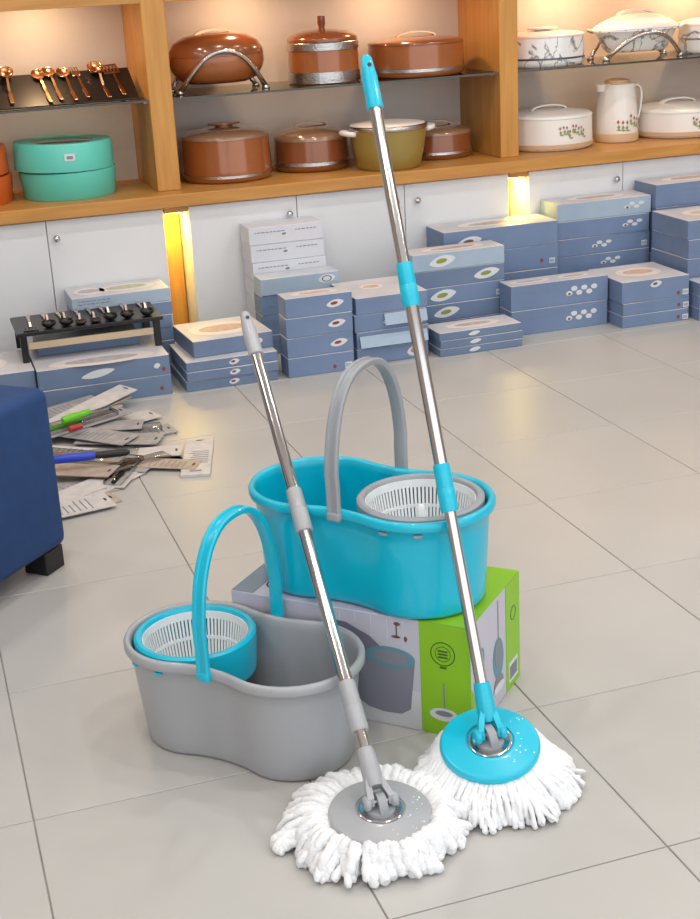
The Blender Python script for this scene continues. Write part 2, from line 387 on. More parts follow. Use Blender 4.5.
stack(2.612, 2.915, 1.046, 1.342, [.050, .050, .088], 'the pile right of the tea cup boxes', 'boxes right of the tea cup boxes', prints=[[reddot(.84), sticker(.99)], [reddot(.84), sticker(.99)], [reddot(.84, .2), sticker(.99, fz=.22), dish(.5, pr_brown, .026, .013, .75)]], topprints=[topdish(pr_tan, .32, .26)], seed=13, jit=.003)
stack(2.942, 3.37, 1.108, 1.40, [.078]*5, 'the tall stack at the far right', 'boxes in the far right stack', prints=[[textlines()]], topprints=[topdish(pr_green, .25, .25, .4)], seed=14, jit=.004)
stack(2.975, 3.40, 1.425, 1.610, [.0985]*5, 'the highest stack at the far right against the cupboard', 'boxes in the highest stack', prints=[[textlines(.3)]], topprints=[topdish(pr_brown, .3, .3)], seed=15, jit=.004)
stack(2.935, 3.25, 1.0, 1.098, [.052]*3, 'the small pile cut by the right picture edge', 'boxes in the small far right pile', prints=[[textlines()]], seed=16, jit=.002)
stack(.492, .866, 1.41, 1.622, [.051]*6, 'the stack behind the black utensil stand', 'boxes behind the utensil stand', prints=[[textlines()]], topprints=[topdish(pr_green, .3, .3, .6), topdish(pr_grey, .16, .3, .22)], seed=17, jit=.003, sides=[bx_blue]*5+[bx_light])
stack(.302, .772, 1.032, 1.375, [.074, .074], 'the pile under the black utensil stand', 'boxes under the utensil stand', prints=[[sticker(.58), reddot(.92)], [dish(.45, pr_white, .06, .014), reddot(.95, .3), dish(.9, pr_white, .012, .01)]], topprints=[topdish(pr_grey, .4, .2, .5, .15)], seed=18, jit=.002, side=bx_slate)
stack(-.10, .296, 1.06, 1.375, [.074, .074], 'the pile behind the navy ottoman', 'boxes behind the ottoman', prints=[[textlines()]], topprints=[topdish(pr_brown, .3, .3)], seed=19, jit=.002, side=bx_slate)
carton(.33, .70, 1.235, 1.385, .1484, .05, bx_blue, bx_top, 'blue box lying under the black utensil stand board', 'boxes under the utensil stand', [textlines()])

# ------------------------------------------------------------------ low black utensil stand
st = thing('utensil_stand', 'low black stand with a beige rail, serving utensils laid across it', 'stand', (.27, 1.165, .1484))
box('board', -.01, .515, -.012, .262, .098, .112, black, st, .002)
for lx in (0, .48):
    for ly in (0, .23): box('leg', lx, lx+.024, ly, ly+.02, 0, .098, black, st, .001)
box('front_rail', .026, .478, .004, .014, .045, .070, mat('beige_wood', (206, 184, 152), .5, var=.1), st, .001)
def utensil(label, grp, loc, rot, kind, m, mh, Ls=.17, neck=.006):
    t = thing('serving_utensil', label, 'utensil', loc, rot=rot, group=grp)
    # head lies toward -y, handle runs toward +y, bowl opens upward (+z)
    if kind == 'turner':
        bm = bmesh.new()
        for i in range(5): boxbm(-.027+i*.0115, -.027+i*.0115+.008, -.058, -.012, .002, .0045, 0, 1, bm)
        boxbm(-.027, .027, -.062, -.055, .002, .0045, 0, 1, bm); boxbm(-.027, .027, -.015, -.004, .002, .0045, 0, 1, bm)
        bm2obj('slotted_head', bm, m, t)
    elif kind == 'fork':
        bm = boxbm(-.014, .014, -.03, -.006, .002, .005, .001)
        for i in range(4): boxbm(-.014+i*.008, -.014+i*.008+.004, -.06, -.028, .002, .005, 0, 1, bm)
        bm2obj('fork_head', bm, m, t)
    else:
        R = .026 if kind == 'spoon' else .032; dp = .010 if kind == 'spoon' else .022
        prof = [(0, 0)]+[(R*sin(a*pi/16), dp*(1-cos(a*pi/16))) for a in range(1, 9)]
        prof += [(R*.93*sin(a*pi/16), .0015+dp*(1-cos(a*pi/16))) for a in range(8, 0, -1)]+[(0, .0015)]
        bm2obj('bowl', lathe(prof, 20, sx=.85, sy=1.2 if kind == 'spoon' else 1, cy=-.034), m, t, True)
    zz = .004 if kind in ('turner', 'fork') else (.010 if kind == 'spoon' else .022)
    pts = [(0, -.008, zz), (0, .006, zz+neck), (0, .022, zz+neck), (0, .06, .006), (0, Ls*.6, .006), (0, Ls, .006)]
    bm2obj('handle', sweep(pts, [(-.004, -.0013), (.004, -.0013), (.004, .0013), (-.004, .0013)], (1, 0, 0)), mh, t)
    boxq = box('handle_end', -.0065, .0065, Ls-.02, Ls+.035, .0045, .0085, mh, t, .0015)
    return t
pinks = mat('pink_steel', (226, 200, 190), .25, 1.0)
dark_metal = mat('dark_nylon', (30, 28, 28), .3)
lows = [(.315, 'turner', 'black slotted turner at the left end of the low utensil stand'), (.378, 'ladle', 'black ladle next to the slotted turner on the low stand'), (.439, 'ladle', 'black deep ladle, third utensil from the left on the low stand'), (.493, 'spoon', 'small black spoon, fourth utensil from the left on the low stand'), (.545, 'spoon', 'black spoon, fourth utensil from the right on the low stand'), (.598, 'ladle', 'black ladle, third utensil from the right on the low stand'), (.664, 'ladle', 'black ladle, second utensil from the right on the low stand'), (.735, 'ladle', 'black ladle at the right end of the low stand')]
for n, (x, kd, lb) in enumerate(lows):
    utensil(lb, 'utensils on the low black stand', (x, 1.225, .2606), (0, 0, .05*((n % 3)-1)), kd, dark_metal, pinks, .15, .016)

# ------------------------------------------------------------------ upper slanted utensil board
ub = thing('display_board', 'slanted black board of gold utensils on the glass shelf', 'board', (.60, 1.765, ZG), rot=(0, 0, 0))
sl = radians(27)
box('panel', -.50, .285, 0, .235, 0, .006, black, ub, .001, rot=(sl, 0, 0), loc=(0, .004, .001))
for lx in (-.44, .24): box('prop_leg', lx, lx+.02, .185, .19, .001, .088, black, ub, 0)
ups = [(.403, 'ladle', 'large gold ladle left of the gap on the upper display board'), (.530, 'spoon', 'gold serving spoon, second from the left on the upper display board'), (.572, 'spoon', 'short gold spoon, third from the left on the upper display board'), (.627, 'spoon', 'gold spoon in the middle of the upper display board'), (.675, 'fork', 'gold fork on the upper display board'), (.755, 'ladle', 'gold ladle next to the slotted turner on the upper display board'), (.815, 'turner', 'gold slotted turner at the right end of the upper display board')]
for n, (x, kd, lb) in enumerate(ups):
    # head up the slope: rotate half a turn about z, then tilt with the board
    R = Matrix.Rotation(sl, 3, 'X') @ Matrix.Rotation(pi+(.10 if n else .0), 3, 'Z')
    off = .17+(.0 if n % 2 else .012)
    p = Vector((x, 1.769, ZG+.001)) + Matrix.Rotation(sl, 3, 'X') @ Vector((0, off, .0072))
    utensil(lb, 'gold utensils on the upper board', p, R.to_euler(), kd, gold, gold, .10).scale = (1.2, 1.2, 1.2)

# ------------------------------------------------------------------ pots on the shelves
copper = mat('copper_brown_gloss', (166, 98, 52), .2, .15, rgb2=(150, 84, 42), vscale=4, coat=.6)
copperd = mat('dark_copper_gloss', (142, 80, 44), .2, .15, var=.12, coat=.6)
clearlid = mat('smoky_lid_gloss', (150, 112, 86), .12, .1, coat=.8)
silver = mat('silver_band', (196, 192, 190), .22, 1, bump=.5, bscale=150)
olive = mat('olive_enamel', (156, 132, 64), .28, var=.08, coat=.4)
cream = mat('cream_enamel', (238, 222, 212), .3)
whitec = mat('white_ceramic_plastic', (236, 230, 224), .25, coat=.3)
beige = mat('beige_band', (206, 168, 132), .4)
tealbox = mat('mint_lacquer', (98, 204, 186), .4, var=.05)
orangebox = mat('orange_lacquer', (214, 98, 42), .38, var=.06)
marble = mat('marbled_white', (232, 230, 230), .22, coat=.4)
nt = marble.node_tree; N = nt.nodes; Lk = nt.links
tc = N.new('ShaderNodeTexCoord'); nz = N.new('ShaderNodeTexNoise'); nz.inputs['Scale'].default_value = 7; nz.inputs['Detail'].default_value = 6; nz.inputs['Distortion'].default_value = 1.2
Lk.new(tc.outputs['Object'], nz.inputs['Vector']); rp = N.new('ShaderNodeValToRGB'); Lk.new(nz.outputs['Fac'], rp.inputs[0])
rp.color_ramp.elements[0].position = .47; rp.color_ramp.elements[0].color = lin((234, 232, 231)); rp.color_ramp.elements[1].position = .53; rp.color_ramp.elements[1].color = lin((234, 232, 231))
e = rp.color_ramp.elements.new(.5); e.color = lin((120, 116, 120)); Lk.new(rp.outputs[0], N['Principled BSDF'].inputs['Base Color'])

def arch(w, h, z, n=14, y=0):
    return [(-w*cos(pi*i/n), y, z+h*sin(pi*i/n)) for i in range(n+1)]
def lidprof(r, z, h): return [(r, z), (r, z+.006)]+[(r*cos(a*pi/20), z+.006+(h-.006)*sin(a*pi/20)) for a in range(1, 10)]+[(0, z+h)]
def casserole(name, label, grp, x, y, z, r, hb, hl, mb, ml, mband=None, taper=.93, handle='arch', mh=None, sx=1, sy=1, feet=None, bandz=.02, bandh=.012):
    t = thing(name, label, 'food warmer', (x, y, z), group=grp)
    pr = [(0, 0), (r*.90, 0), (r*.96, .008), (r*.98, .02)]+[(r*(.98+(taper-.98)*q/6), .02+(hb-.02)*q/6) for q in range(1, 7)]+[(r*taper-.01, hb), (0, hb)]
    bm2obj('body', lathe(pr, 56, sx=sx, sy=sy), mb, t, True, auto=40)
    if mband:
        rb = lambda zz: r*(.98+(taper-.98)*(zz-.02)/(hb-.02))
        bm2obj('silver_band', lathe([(rb(bandz)+.0002, bandz), (rb(bandz)+.003, bandz+.001), (rb(bandz+bandh)+.003, bandz+bandh-.001), (rb(bandz+bandh)+.0002, bandz+bandh)], 56, sx=sx, sy=sy), mband, t, True, auto=40)
    lid = bm2obj('lid', lathe([(0, hb+.001)]+lidprof(r*taper*1.01, hb+.001, hl), 56, sx=sx, sy=sy), ml, t, True, auto=40)
    if handle == 'arch':
        bm2obj('handle', sweep(arch(r*.42, .022, hb+hl*.86), [(-.014, -.003), (.014, -.003), (.014, .003), (-.014, .003)], (0, 1, 0)), mh or ml, lid, True, auto=40)
    elif handle == 'knob':
        bm2obj('knob', lathe([(0, hb+hl-.004), (.014, hb+hl-.004), (.013, hb+hl+.012), (.017, hb+hl+.02), (.016, hb+hl+.052), (0, hb+hl+.054)], 20), mh or ml, lid, True, auto=40)
    elif handle == 'disc':
        bm2obj('knob', lathe([(0, hb+hl-.006), (.026, hb+hl-.006), (.026, hb+hl+.004), (.05, hb+hl+.010), (.046, hb+hl+.016), (0, hb+hl+.018)], 28, sx=1.4), mh or ml, lid, True, auto=40)
    return t
def curved_print(t, name, r, m, spots, sx=1, sy=1):
    bm = bmesh.new()
    for (az, z, w, h) in spots:
        cs = [(-w/2, 0), (0, -h/2), (w/2, 0), (0, h/2)]
        V = []
        for u, v in cs:
            rr = (r(z+v) if callable(r) else r)+.0012; a = az+u/rr
            V.append(bm.verts.new((sx*rr*cos(a), sy*rr*sin(a), z+v)))
        bm.faces.new(V)
    return bm2obj(name, bm, m, t)
CW = 'copper-brown food warmers'
casserole('food_warmer', 'large round copper-brown food warmer on the worktop beside the left upright', CW, 1.245, 1.915, ZC1, .190, .168, .042, copper, clearlid, silver, .95, 'disc', copperd)
casserole('food_warmer', 'middle copper-brown food warmer with a clear lid, left of the olive pot', CW, 1.628, 1.968, ZC1, .165, .125, .055, copperd, clearlid, silver, .95, 'arch', clearlid, bandz=.026, bandh=.016)
casserole('food_warmer', 'small copper-brown food warmer tucked behind the olive pot', CW, 2.20, 1.96, ZC1, .155, .100, .035, copperd, clearlid, silver, .94, 'arch', clearlid, bandz=.022, bandh=.012)
# olive pot with white lugs
t = thing('olive_pot', 'olive green pot with a cream lid and two white lug handles on the worktop', 'pot', (1.905, 1.772, ZC1))
bm2obj('body', lathe([(0, 0), (.122, 0), (.135, .012), (.15, .08), (.163, .162), (.164, .172), (.15, .172), (0, .170)], 56), olive, t, True, auto=40)
bm2obj('rim', lathe([(.1635, .160), (.1675, .163), (.1675, .176), (.16, .180), (.156, .174)], 56), silver, t, True)
bm2obj('lid', lathe([(.158, .1745), (.156, .181), (.10, .188), (.05, .190), (0, .190)], 48), cream, t, True)
for s in (-1, 1):
    pts = [(s*(.155+.045*sin(pi*i/10)), -.045*cos(pi*i/10), .150+.006*sin(pi*i/10)) for i in range(11)]
    bm2obj('lug_handle', tube(pts, .011, 10), whitec, t, True)
# oval warmer in a silver stand
def stand_arch(parent, y, half, top, m, thick=.009):
    P = []
    for i in range(17):
        u = -1+i/8
        P.append((half*u*(1+.05*abs(u)**6), y*sqrt(1-(.84*u)**2), .009+(top-.009)*(1-abs(u)**2.2)))
    a_ = bm2obj('stand_arch', tube(P, [thick*(1+.25*abs(-1+i/8)**4) for i in range(17)], 10), m, parent, True)
    for u in (-1, 1): bm2obj('stand_foot', lathe([(0, 0), (.016, 0), (.017, .006), (.010, .018), (0, .02)], 16, cx=half*1.05*u, cy=y*sqrt(1-.84**2)), m, a_, True)
    return a_
def oval_warmer(label, grp, x, y, z, rx, ry, h, mb, ml, mh, tray=False):
    t = thing('oval_food_warmer', label, 'food warmer', (x, y, z), group=grp)
    z0 = .030; q = rx
    if tray:
        prof = [(0, z0), (q*.66, z0), (q*.74, z0+.012), (q*.84, z0+h*.30), (q*.93, z0+h*.52), (q, z0+h*.56), (q, z0+h*.60), (0, z0+h*.60)]
        lp = [(0, z0+h*.6+.001), (q*.99, z0+h*.6+.001), (q*.97, z0+h*.68), (q*.80, z0+h*.80), (q*.55, z0+h*.93), (q*.30, z0+h), (0, z0+h)]
    else:
        prof = [(0, z0), (q*.62, z0+.002), (q*.84, z0+.02), (q*.96, z0+.055), (q, z0+h*.42), (q*.99, z0+h*.55), (0, z0+h*.55)]
        lp = [(0, z0+h*.55+.001), (q*.995, z0+h*.55+.001), (q*.98, z0+h*.66), (q*.88, z0+h*.82), (q*.66, z0+h*.94), (q*.3, z0+h), (0, z0+h)]
    bm2obj('body', lathe(prof, 56, sy=ry/rx), mb, t, True, auto=50)
    lid = bm2obj('lid', lathe(lp, 56, sy=ry/rx), ml, t, True, auto=50)
    bm2obj('handle', sweep(arch(q*.42, .024, z0+h*.94), [(-.018, -.005), (.018, -.005), (.018, .005), (-.018, .005)], (0, 1, 0)), mh, lid, True, auto=40)
    if tray:
        for sgn in (-1, 1): bm2obj('side_grip', tube([(sgn*q*.96, -.03, z0+h*.55), (sgn*(q+.02), -.02, z0+h*.62), (sgn*(q+.022), .02, z0+h*.62), (sgn*q*.96, .03, z0+h*.55)], .007, 8), mh, t, True)
    for s_ in (-1, 1): stand_arch(t, s_*ry*1.02, rx*.86, z0+h*(.50 if tray else .66), silver)
    return t
oval_warmer('oval copper-brown food warmer held in a silver arched stand on the glass shelf', CW, 1.240, 1.93, ZG, .196, .145, .195, copper, copperd, gold)
t = casserole('food_warmer', 'tall copper-brown pot with silver bands and a square knob on the glass shelf', CW, 1.695, 1.94, ZG, .150, .165, .045, copper, copperd, silver, .97, 'knob', copperd, bandz=.003, bandh=.045)
bm2obj('silver_band', lathe([(.1462, .130), (.1492, .132), (.1490, .160), (.1460, .163)], 56), silver, t, True, auto=40)
casserole('food_warmer', 'wide copper-brown food warmer with a golden arched handle on the glass shelf', CW, 2.105, 1.935, ZG, .208, .128, .03, copper, copperd, silver, .97, 'arch', gold, bandz=.022, bandh=.014)
WG = 'white food warmers'
casserole('food_warmer', 'round white marbled food warmer with a pale disc knob on the glass shelf', WG, 2.690, 1.925, ZG, .186, .120, .022, marble, cream, mat('dark_band', (96, 92, 104), .3, .6), .96, 'disc', whitec, bandz=.030, bandh=.008)
oval_warmer('oval white marbled food warmer in a silver arched stand on the glass shelf', WG, 3.150, 1.93, ZG, .205, .13, .160, marble, whitec, cream, True)
casserole('food_warmer', 'white marbled food warmer cut by the right picture edge on the glass shelf', WG, 3.56, 1.94, ZG, .165, .12, .03, marble, cream, silver, .97, 'arch', whitec, bandz=.06, bandh=.008)
pr_leaf = mat('floral_green', (138, 156, 96), .5); pr_rust = mat('floral_rust', (168, 92, 62), .5)
def flowers(t, r, z, span, cnt, seed, sc=1.):
    rr = random.Random(seed); A, B = [], []
    for i in range(cnt):
        az = -pi/2+.12+(i/(cnt-1)-.5)*span; zz = z+rr.uniform(-.2, 1)*.02*sc
        A.append((az, zz+.012*sc, .010*sc, .016*sc)); B.append((az+rr.uniform(-.03, .03), zz-.006*sc, .012*sc, .018*sc)); B.append((az+.04, zz-.016*sc, .022*sc, .007*sc))
    curved_print(t, 'flower_print', r, pr_rust, A); curved_print(t, 'leaf_print', r, pr_leaf, B)
t = casserole('food_warmer', 'round white food warmer with a floral print left of the white jug', WG, 2.712, 1.915, ZC1, .200, .135, .03, whitec, whitec, beige, .96, 'arch', whitec, bandz=.012, bandh=.018)
flowers(t, .196, .075, .62, 9, 5)
t = casserole('food_warmer', 'round white food warmer with a floral print right of the white jug', WG, 3.372, 1.93, ZC1, .205, .11, .035, whitec, whitec, beige, .96, 'arch', whitec, bandz=.012, bandh=.018)
flowers(t, .202, .062, .6, 9, 6)
t = thing('insulated_jug', 'white insulated jug with floral print, beige base and beige lid', 'jug', (3.045, 1.90, ZC1))
jp = [(0, 0), (.090, 0), (.094, .006), (.095, .04), (.093, .09), (.089, .15), (.083, .20), (.078, .232), (.080, .25), (.062, .252), (0, .252)]
bm2obj('body', lathe(jp, 48), whitec, t, True, auto=50)
bm2obj('base_band', lathe([(.0945, .002), (.0975, .004), (.0975, .036), (.095, .04)], 48), beige, t, True, auto=40)
bm2obj('lid', lathe([(0, .2525), (.056, .2525), (.054, .266), (.03, .272), (0, .272)], 36), beige, t, True, auto=40)
bm2obj('spout', lathe([(0, .0), (.022, .0), (.028, .028), (.018, .03), (0, .026)], 20, sx=1.3, cx=-.072, cz=.222), whitec, t, True, auto=40)
bm2obj('handle', sweep([(.076, 0, .235), (.098, 0, .240), (.115, 0, .225), (.120, 0, .19), (.115, 0, .14), (.105, 0, .10), (.088, 0, .085)], [(-.010, -.004), (.010, -.004), (.010, .004), (-.010, .004)], (0, 1, 0)), whitec, t, True, auto=40)
flowers(t, lambda z: .0945 if z < .1 else .0945-(z-.09)*.08, .075, 1.1, 6, 8, 1.25)
# mint and orange round boxes
def round_box(label, x, y, r, m, skew, glass=True):
    t = thing('round_box', label, 'box', (x, y, ZC1))
    bm2obj('base', lathe([(0, 0), (r*.93, 0), (r*.95, .004), (r, .10), (r, .106), (r*.9, .106), (0, .10)], 56), m, t, True, auto=40)
    l = bm2obj('lid', lathe([(0, .100), (r*1.02, .1065), (r*1.025, .11), (r*1.01, .205), (r*.985, .212), (r*.66, .209), (r*.64, .206), (0, .206)], 56), m, t, True, auto=40, rot=skew, loc=(-.012, 0, .004))
    bm2obj('lid_window', lathe([(0, .2066), (r*.63, .2066), (r*.62, .2085), (0, .209)], 40), mat('smoked_window', (90, 92, 96), .1, coat=.5), l, True)
    st_ = bm2obj('white_sticker', poly([(-.020, -r*1.02, .150), (.020, -r*1.02, .150), (.020, -r*1.02, .176), (-.020, -r*1.02, .176)], .001), pr_white, l)
    bm2obj('sticker_print', poly([(-.012, -r*1.02-.0012, .156), (.012, -r*1.02-.0012, .156), (.012, -r*1.02-.0012, .168), (-.012, -r*1.02-.0012, .168)], .0006), pr_grey, st_)
round_box('round mint green lacquer box with a white sticker, lid slightly askew', .590, 1.885, .190, tealbox, (.0, .02, 0))
round_box('round orange lacquer box cut by the left picture edge', .190, 1.90, .185, orangebox, (0, -.015, 0))

# ------------------------------------------------------------------ navy ottoman
a1 = radians(227.4)
ot = thing('ottoman', 'navy blue upholstered ottoman on black block feet', 'ottoman', (.222, -.366, 0), a1)
# local +x runs along the visible face (away from the corner), local y = -depth
bm = boxbm(0, .62, -.60, 0, .060, .482, .028, 4)
bm2obj('cushion', bm, navy, ot, True, auto=60)
for px, py in ((.012, -.085), (.53, -.085), (.012, -.585), (.53, -.585)):
    box('foot', px, px+.075, py, py+.07, 0, .0605, blackp, ot, .002)

# ------------------------------------------------------------------ scattered utensil packets
PK = mat('packet_card', (206, 200, 196), .5, rgb2=(188, 184, 184), vscale=30)
PKg = mat('packet_card_grey', (168, 164, 164), .5, rgb2=(146, 142, 144), vscale=25)
PKb = mat('packet_card_brown', (166, 144, 128), .5, rgb2=(184, 168, 154), vscale=30)
lime = mat('lime_plastic', (104, 190, 40), .35); redp = mat('red_plastic', (176, 44, 44), .4); cobalt = mat('cobalt_plastic', (34, 66, 190), .35); tealp = mat('teal_print', (70, 150, 160), .45); amber = mat('amber_print', (196, 140, 66), .4)
clearp = glassy('blister_film', (238, 238, 238))
def packet(label, x, y, z, rz, L=.30, w=.095, tilt=(0, 0), m=PK, content=None, grp='scattered utensil packets', th=.004):
    t = thing('utensil_packet', label, 'packet', (x, y, z), rot=(tilt[0], tilt[1], rz), group=grp)
    bm = bmesh.new()
    boxbm(-L/2, L/2, -w/2, w/2, 0, th, .0006, 1, bm)
    bm2obj('card', bm, m, t)
    F = Face((-L/2, -w/2, th), (1, 0, 0), (0, 1, 0))
    bm2obj('hang_hole', F.ell(L-.016, w/2, .004, .012, 0, 12), pr_dark, t)
    if content == 'text':
        bm = bmesh.new(); r = random.Random(int(x*999))
        for i in range(7):
            F.rect(L*.30+i*.018, w*.12, .004, w*r.uniform(.5, .75), 0, bm)
        F.rect(L*.08, w*.3, .012, w*.4, 0, bm)
        tag(bm2obj('text_print', bm, pr_grey, t), kind='stuff')
    elif content:
        mm, ml2 = content
        bm2obj('tool_handle', tube([(-L*.42, 0, .010), (-L*.30, 0, .011), (-L*.08, 0, .010), (.0, 0, .008)], [.006, .0085, .0085, .005], 10), mm, t, True)
        bm2obj('tool_blade', boxbm(0, L*.34, -.016, .016, .005, .0075, .001), ml2, t)
        bm2obj('blister', boxbm(-L*.46, L*.38, -w*.36, w*.36, .002, .020, .006, 2), clearp, t, True)
    return t
R_ = radians
packet('white packet lying flat by itself nearest the mop bucket', .700, .290, .0003, R_(75), .335, .09, m=PK, content='text', th=.009)
packet('white packet with dark hole sticking out beside the ottoman foot', .262, .010, .010, R_(10), .25, .115, (0.02, 0), PK, 'text')
packet('brown packet under the white one beside the ottoman', .275, .035, .0003, R_(16), .27, .10, (0, 0), PKb, None)
spec = [
 (.395, .380, .012, -38, .40, .11, (.02, .015), PKg, (amber, gold), 'long grey packet with an amber tool pointing at the loose white packet'),
 (.330, .210, .0003, 28, .30, .11, (0, 0), PKg, 'text', 'grey printed packet under the blue-handled knife'),
 (.400, .185, .004, 40, .24, .10, (0, .01), PK, 'text', 'pale packet below the black blade sheath'),
 (.300, .300, .024, -30, .30, .10, (0, .01), PKb, None, 'brown packet above the blue-handled knife'),
 (.520, .310, .0003, 15, .26, .09, (0, 0), PKb, (amber, steel), 'brown packet at the foot of the pale pointed packet'),
 (.545, .375, .014, -12, .24, .09, (.03, 0), PK, None, 'blank pale packet between the long grey one and the loose white one'),
 (.590, .260, .010, -30, .22, .08, (0, .02), PKb, 'text', 'small brown packet touching the loose white packet'),
 (.460, .240, .006, 62, .24, .08, (0, 0), PK, (blackp, steel), 'pale packet with a black handled tool by the sheath tip'),
 (.345, .455, .020, -34, .34, .10, (.02, .02), PK, 'text', 'pale printed packet lying along the long grey amber packet'),
 (.440, .430, .004, -20, .26, .08, (0, .0), PKg, (amber, steel), 'grey packet with an amber tool in the middle of the near heap'),
 (.600, .330, .0003, -48, .22, .07, (0, 0), PKg, None, 'small blank grey packet leaning toward the loose white packet'),
 (.300, .120, .0003, 20, .26, .08, (0, 0), PKb, 'text', 'brown printed packet between the knife and the ottoman foot'),
 (.330, .150, .010, 34, .24, .09, (0.03, 0), PK, None, 'blank pale packet between the knife and the ottoman foot'),
 (.580, .600, .008, 8, .22, .10, (0, .03), PKg, 'text', 'grey printed packet under the teal tool packet'),
 (.470, .690, .022, -16, .26, .09, (.03, .02), PKg, None, 'grey blank packet under the lime peeler'),
 (.540, .640, .0003, -8, .30, .11, (0, 0), PK, (tealp, redp), 'pale packet with a teal tool on the far side of the heap'),
 (.500, .560, .012, -28, .28, .10, (.02, .0), PKg, None, 'grey blank packet in the middle of the far heap'),
 (.430, .600, .024, -45, .28, .10, (.04, .02), PKg, 'text', 'grey printed packet slanting down the far heap'),
 (.520, .740, .010, 20, .30, .10, (.02, 0), PK, None, 'blank pale packet behind the teal tool packet'),
 (.400, .720, .036, 22, .34, .10, (.06, -.03), PKg, (lime, steel), 'grey packet with a lime handle on top of the far heap'),
 (.390, .840, .020, 30, .36, .09, (.05, -.02), PK, 'text', 'printed pale packet fanned out at the back of the heap'),
 (.430, .850, .034, 36, .38, .08, (.08, -.03), PKb, None, 'brown packet fanned out at the back of the heap'),
 (.455, .855, .048, 40, .40, .08, (.12, -.05), PK, None, 'topmost pale packet fanned toward the blue boxes'),
 (.350, .920, .030, 24, .32, .09, (.05, -.02), PKg, 'text', 'grey packet at the far left of the fan by the blue boxes'),
 (.350, .900, .014, 10, .30, .09, (0.02, 0), PKb, None, 'brown packet lowest under the fan by the blue boxes'),
]
for (x, y, z, rz, L, w, tl, m, ct, lb) in spec: packet(lb, x, y, z, R_(rz), L, w, tl, m, ct)
def handle_tool(name, label, x, y, z, rz, m1, m2, L1=.12, L2=.10, r=.012):
    t = thing(name, label, 'tool', (x, y, z), rz)
    bm2obj('handle', tube([(-L1, 0, r), (-L1*.9, 0, r), (-L1*.4, 0, r*1.05), (0, 0, r)], [r*.7, r, r*1.1, r*.9], 14), m1, t, True, auto=50)
    bm2obj('sheath', tube([(0.0005, 0, r), (L2*.3, 0, r), (L2*.9, 0, r), (L2, 0, r)], [r*.75, r*.95, r*.8, r*.4], 14), m2, t, True, auto=50)
handle_tool('knife', 'knife with a blue handle and black sheath on the packets', .385, .285, .050, R_(-8), cobalt, blackp, .14, .105, .013)
handle_tool('peeler', 'lime green handled peeler on the packet heap', .395, .690, .060, R_(30), lime, lime, .07, .045, .013)
handle_tool('opener', 'small red handled tool beside the lime peeler', .375, .620, .045, R_(20), redp, redp, .03, .02, .010)

# ------------------------------------------------------------------ printed mop carton
ct = thing('mop_carton', 'green and white printed cardboard carton under the turquoise bucket', 'carton', (.7415, -1.286, 0), radians(-44.2))
LW, LD, LH = .519, .281, .2412
lil = mat('carton_lilac_print', (196, 194, 206), .42, rgb2=(186, 184, 198), vscale=3)
grn = mat('carton_green_print', (138, 192, 28), .4, var=.04); slt = mat('carton_slate_print', (124, 138, 152), .42)
darkc = mat('carton_dark_green', (60, 92, 30), .45); pbk = mat('print_bucket_grey', (128, 128, 142), .45); pbk2 = mat('print_bucket_shadow', (112, 112, 128), .45); ptl = mat('print_teal', (92, 146, 160), .45)
box('body', -LW/2, LW/2, -LD/2+.002, LD/2, 0, LH-.0012, lil, ct, .0015)
FF = Face((-LW/2, -LD/2+.002, 0), (1, 0, 0), (0, 0, 1)); FT = Face((-LW/2, -LD/2+.002, LH-.0012), (1, 0, 0), (0, 1, 0)); FS = Face((LW/2, -LD/2+.002, 0), (0, 1, 0), (0, 0, 1))
def pp(nm, bm, m): return bm2obj(nm, bm, m, ct)
GX = .415
pp('green_panel_front', FF.rect(GX, 0, LW-GX, LH-.0012), grn)
pp('green_panel_top', FT.rect(GX-.03, 0, LW-GX+.03, LD-.002), grn)
pp('slate_panel_top', FT.rect(.001, .001, .05, LD-.005), slt)
bmx = FT.ring(.075, .055, .017, .020); FT.ring(.075, .055, .007, .010, bm=bmx, t0=.8, t1=2*pi-.8, n=16); pp('round_logo', bmx, pr_dark)
bmx = FT.ring(.462, .165, .022, .024); FT.ring(.462, .165, .014, .0152, bm=bmx)
for i in range(3): FT.rect(.452, .158+i*.006, .020, .003, 0, bmx)
FT.rect(.446, .128, .03, .005, 0, bmx)
pp('seal_top', bmx, darkc)
bmx = FF.ring(.463, .178, .0235, .0255, 1); FF.ring(.463, .178, .015, .0162, 1, bm=bmx)
for i in range(3): FF.rect(.453, .169+i*.0065, .020, .0035, 1, bmx)
FF.rect(.456, .147, .014, .004, 1, bmx)
pp('seal_front', bmx, darkc)
# mop picture low on the green panel
pp('mop_pole_print', FF.rect(.462, .06, .003, .055, 1), pr_grey); pp('mop_head_print', FF.ell(.462, .046, .030, .014, 1), pr_white); pp('mop_disc_print', FF.ell(.462, .049, .018, .006, 2), pr_grey)
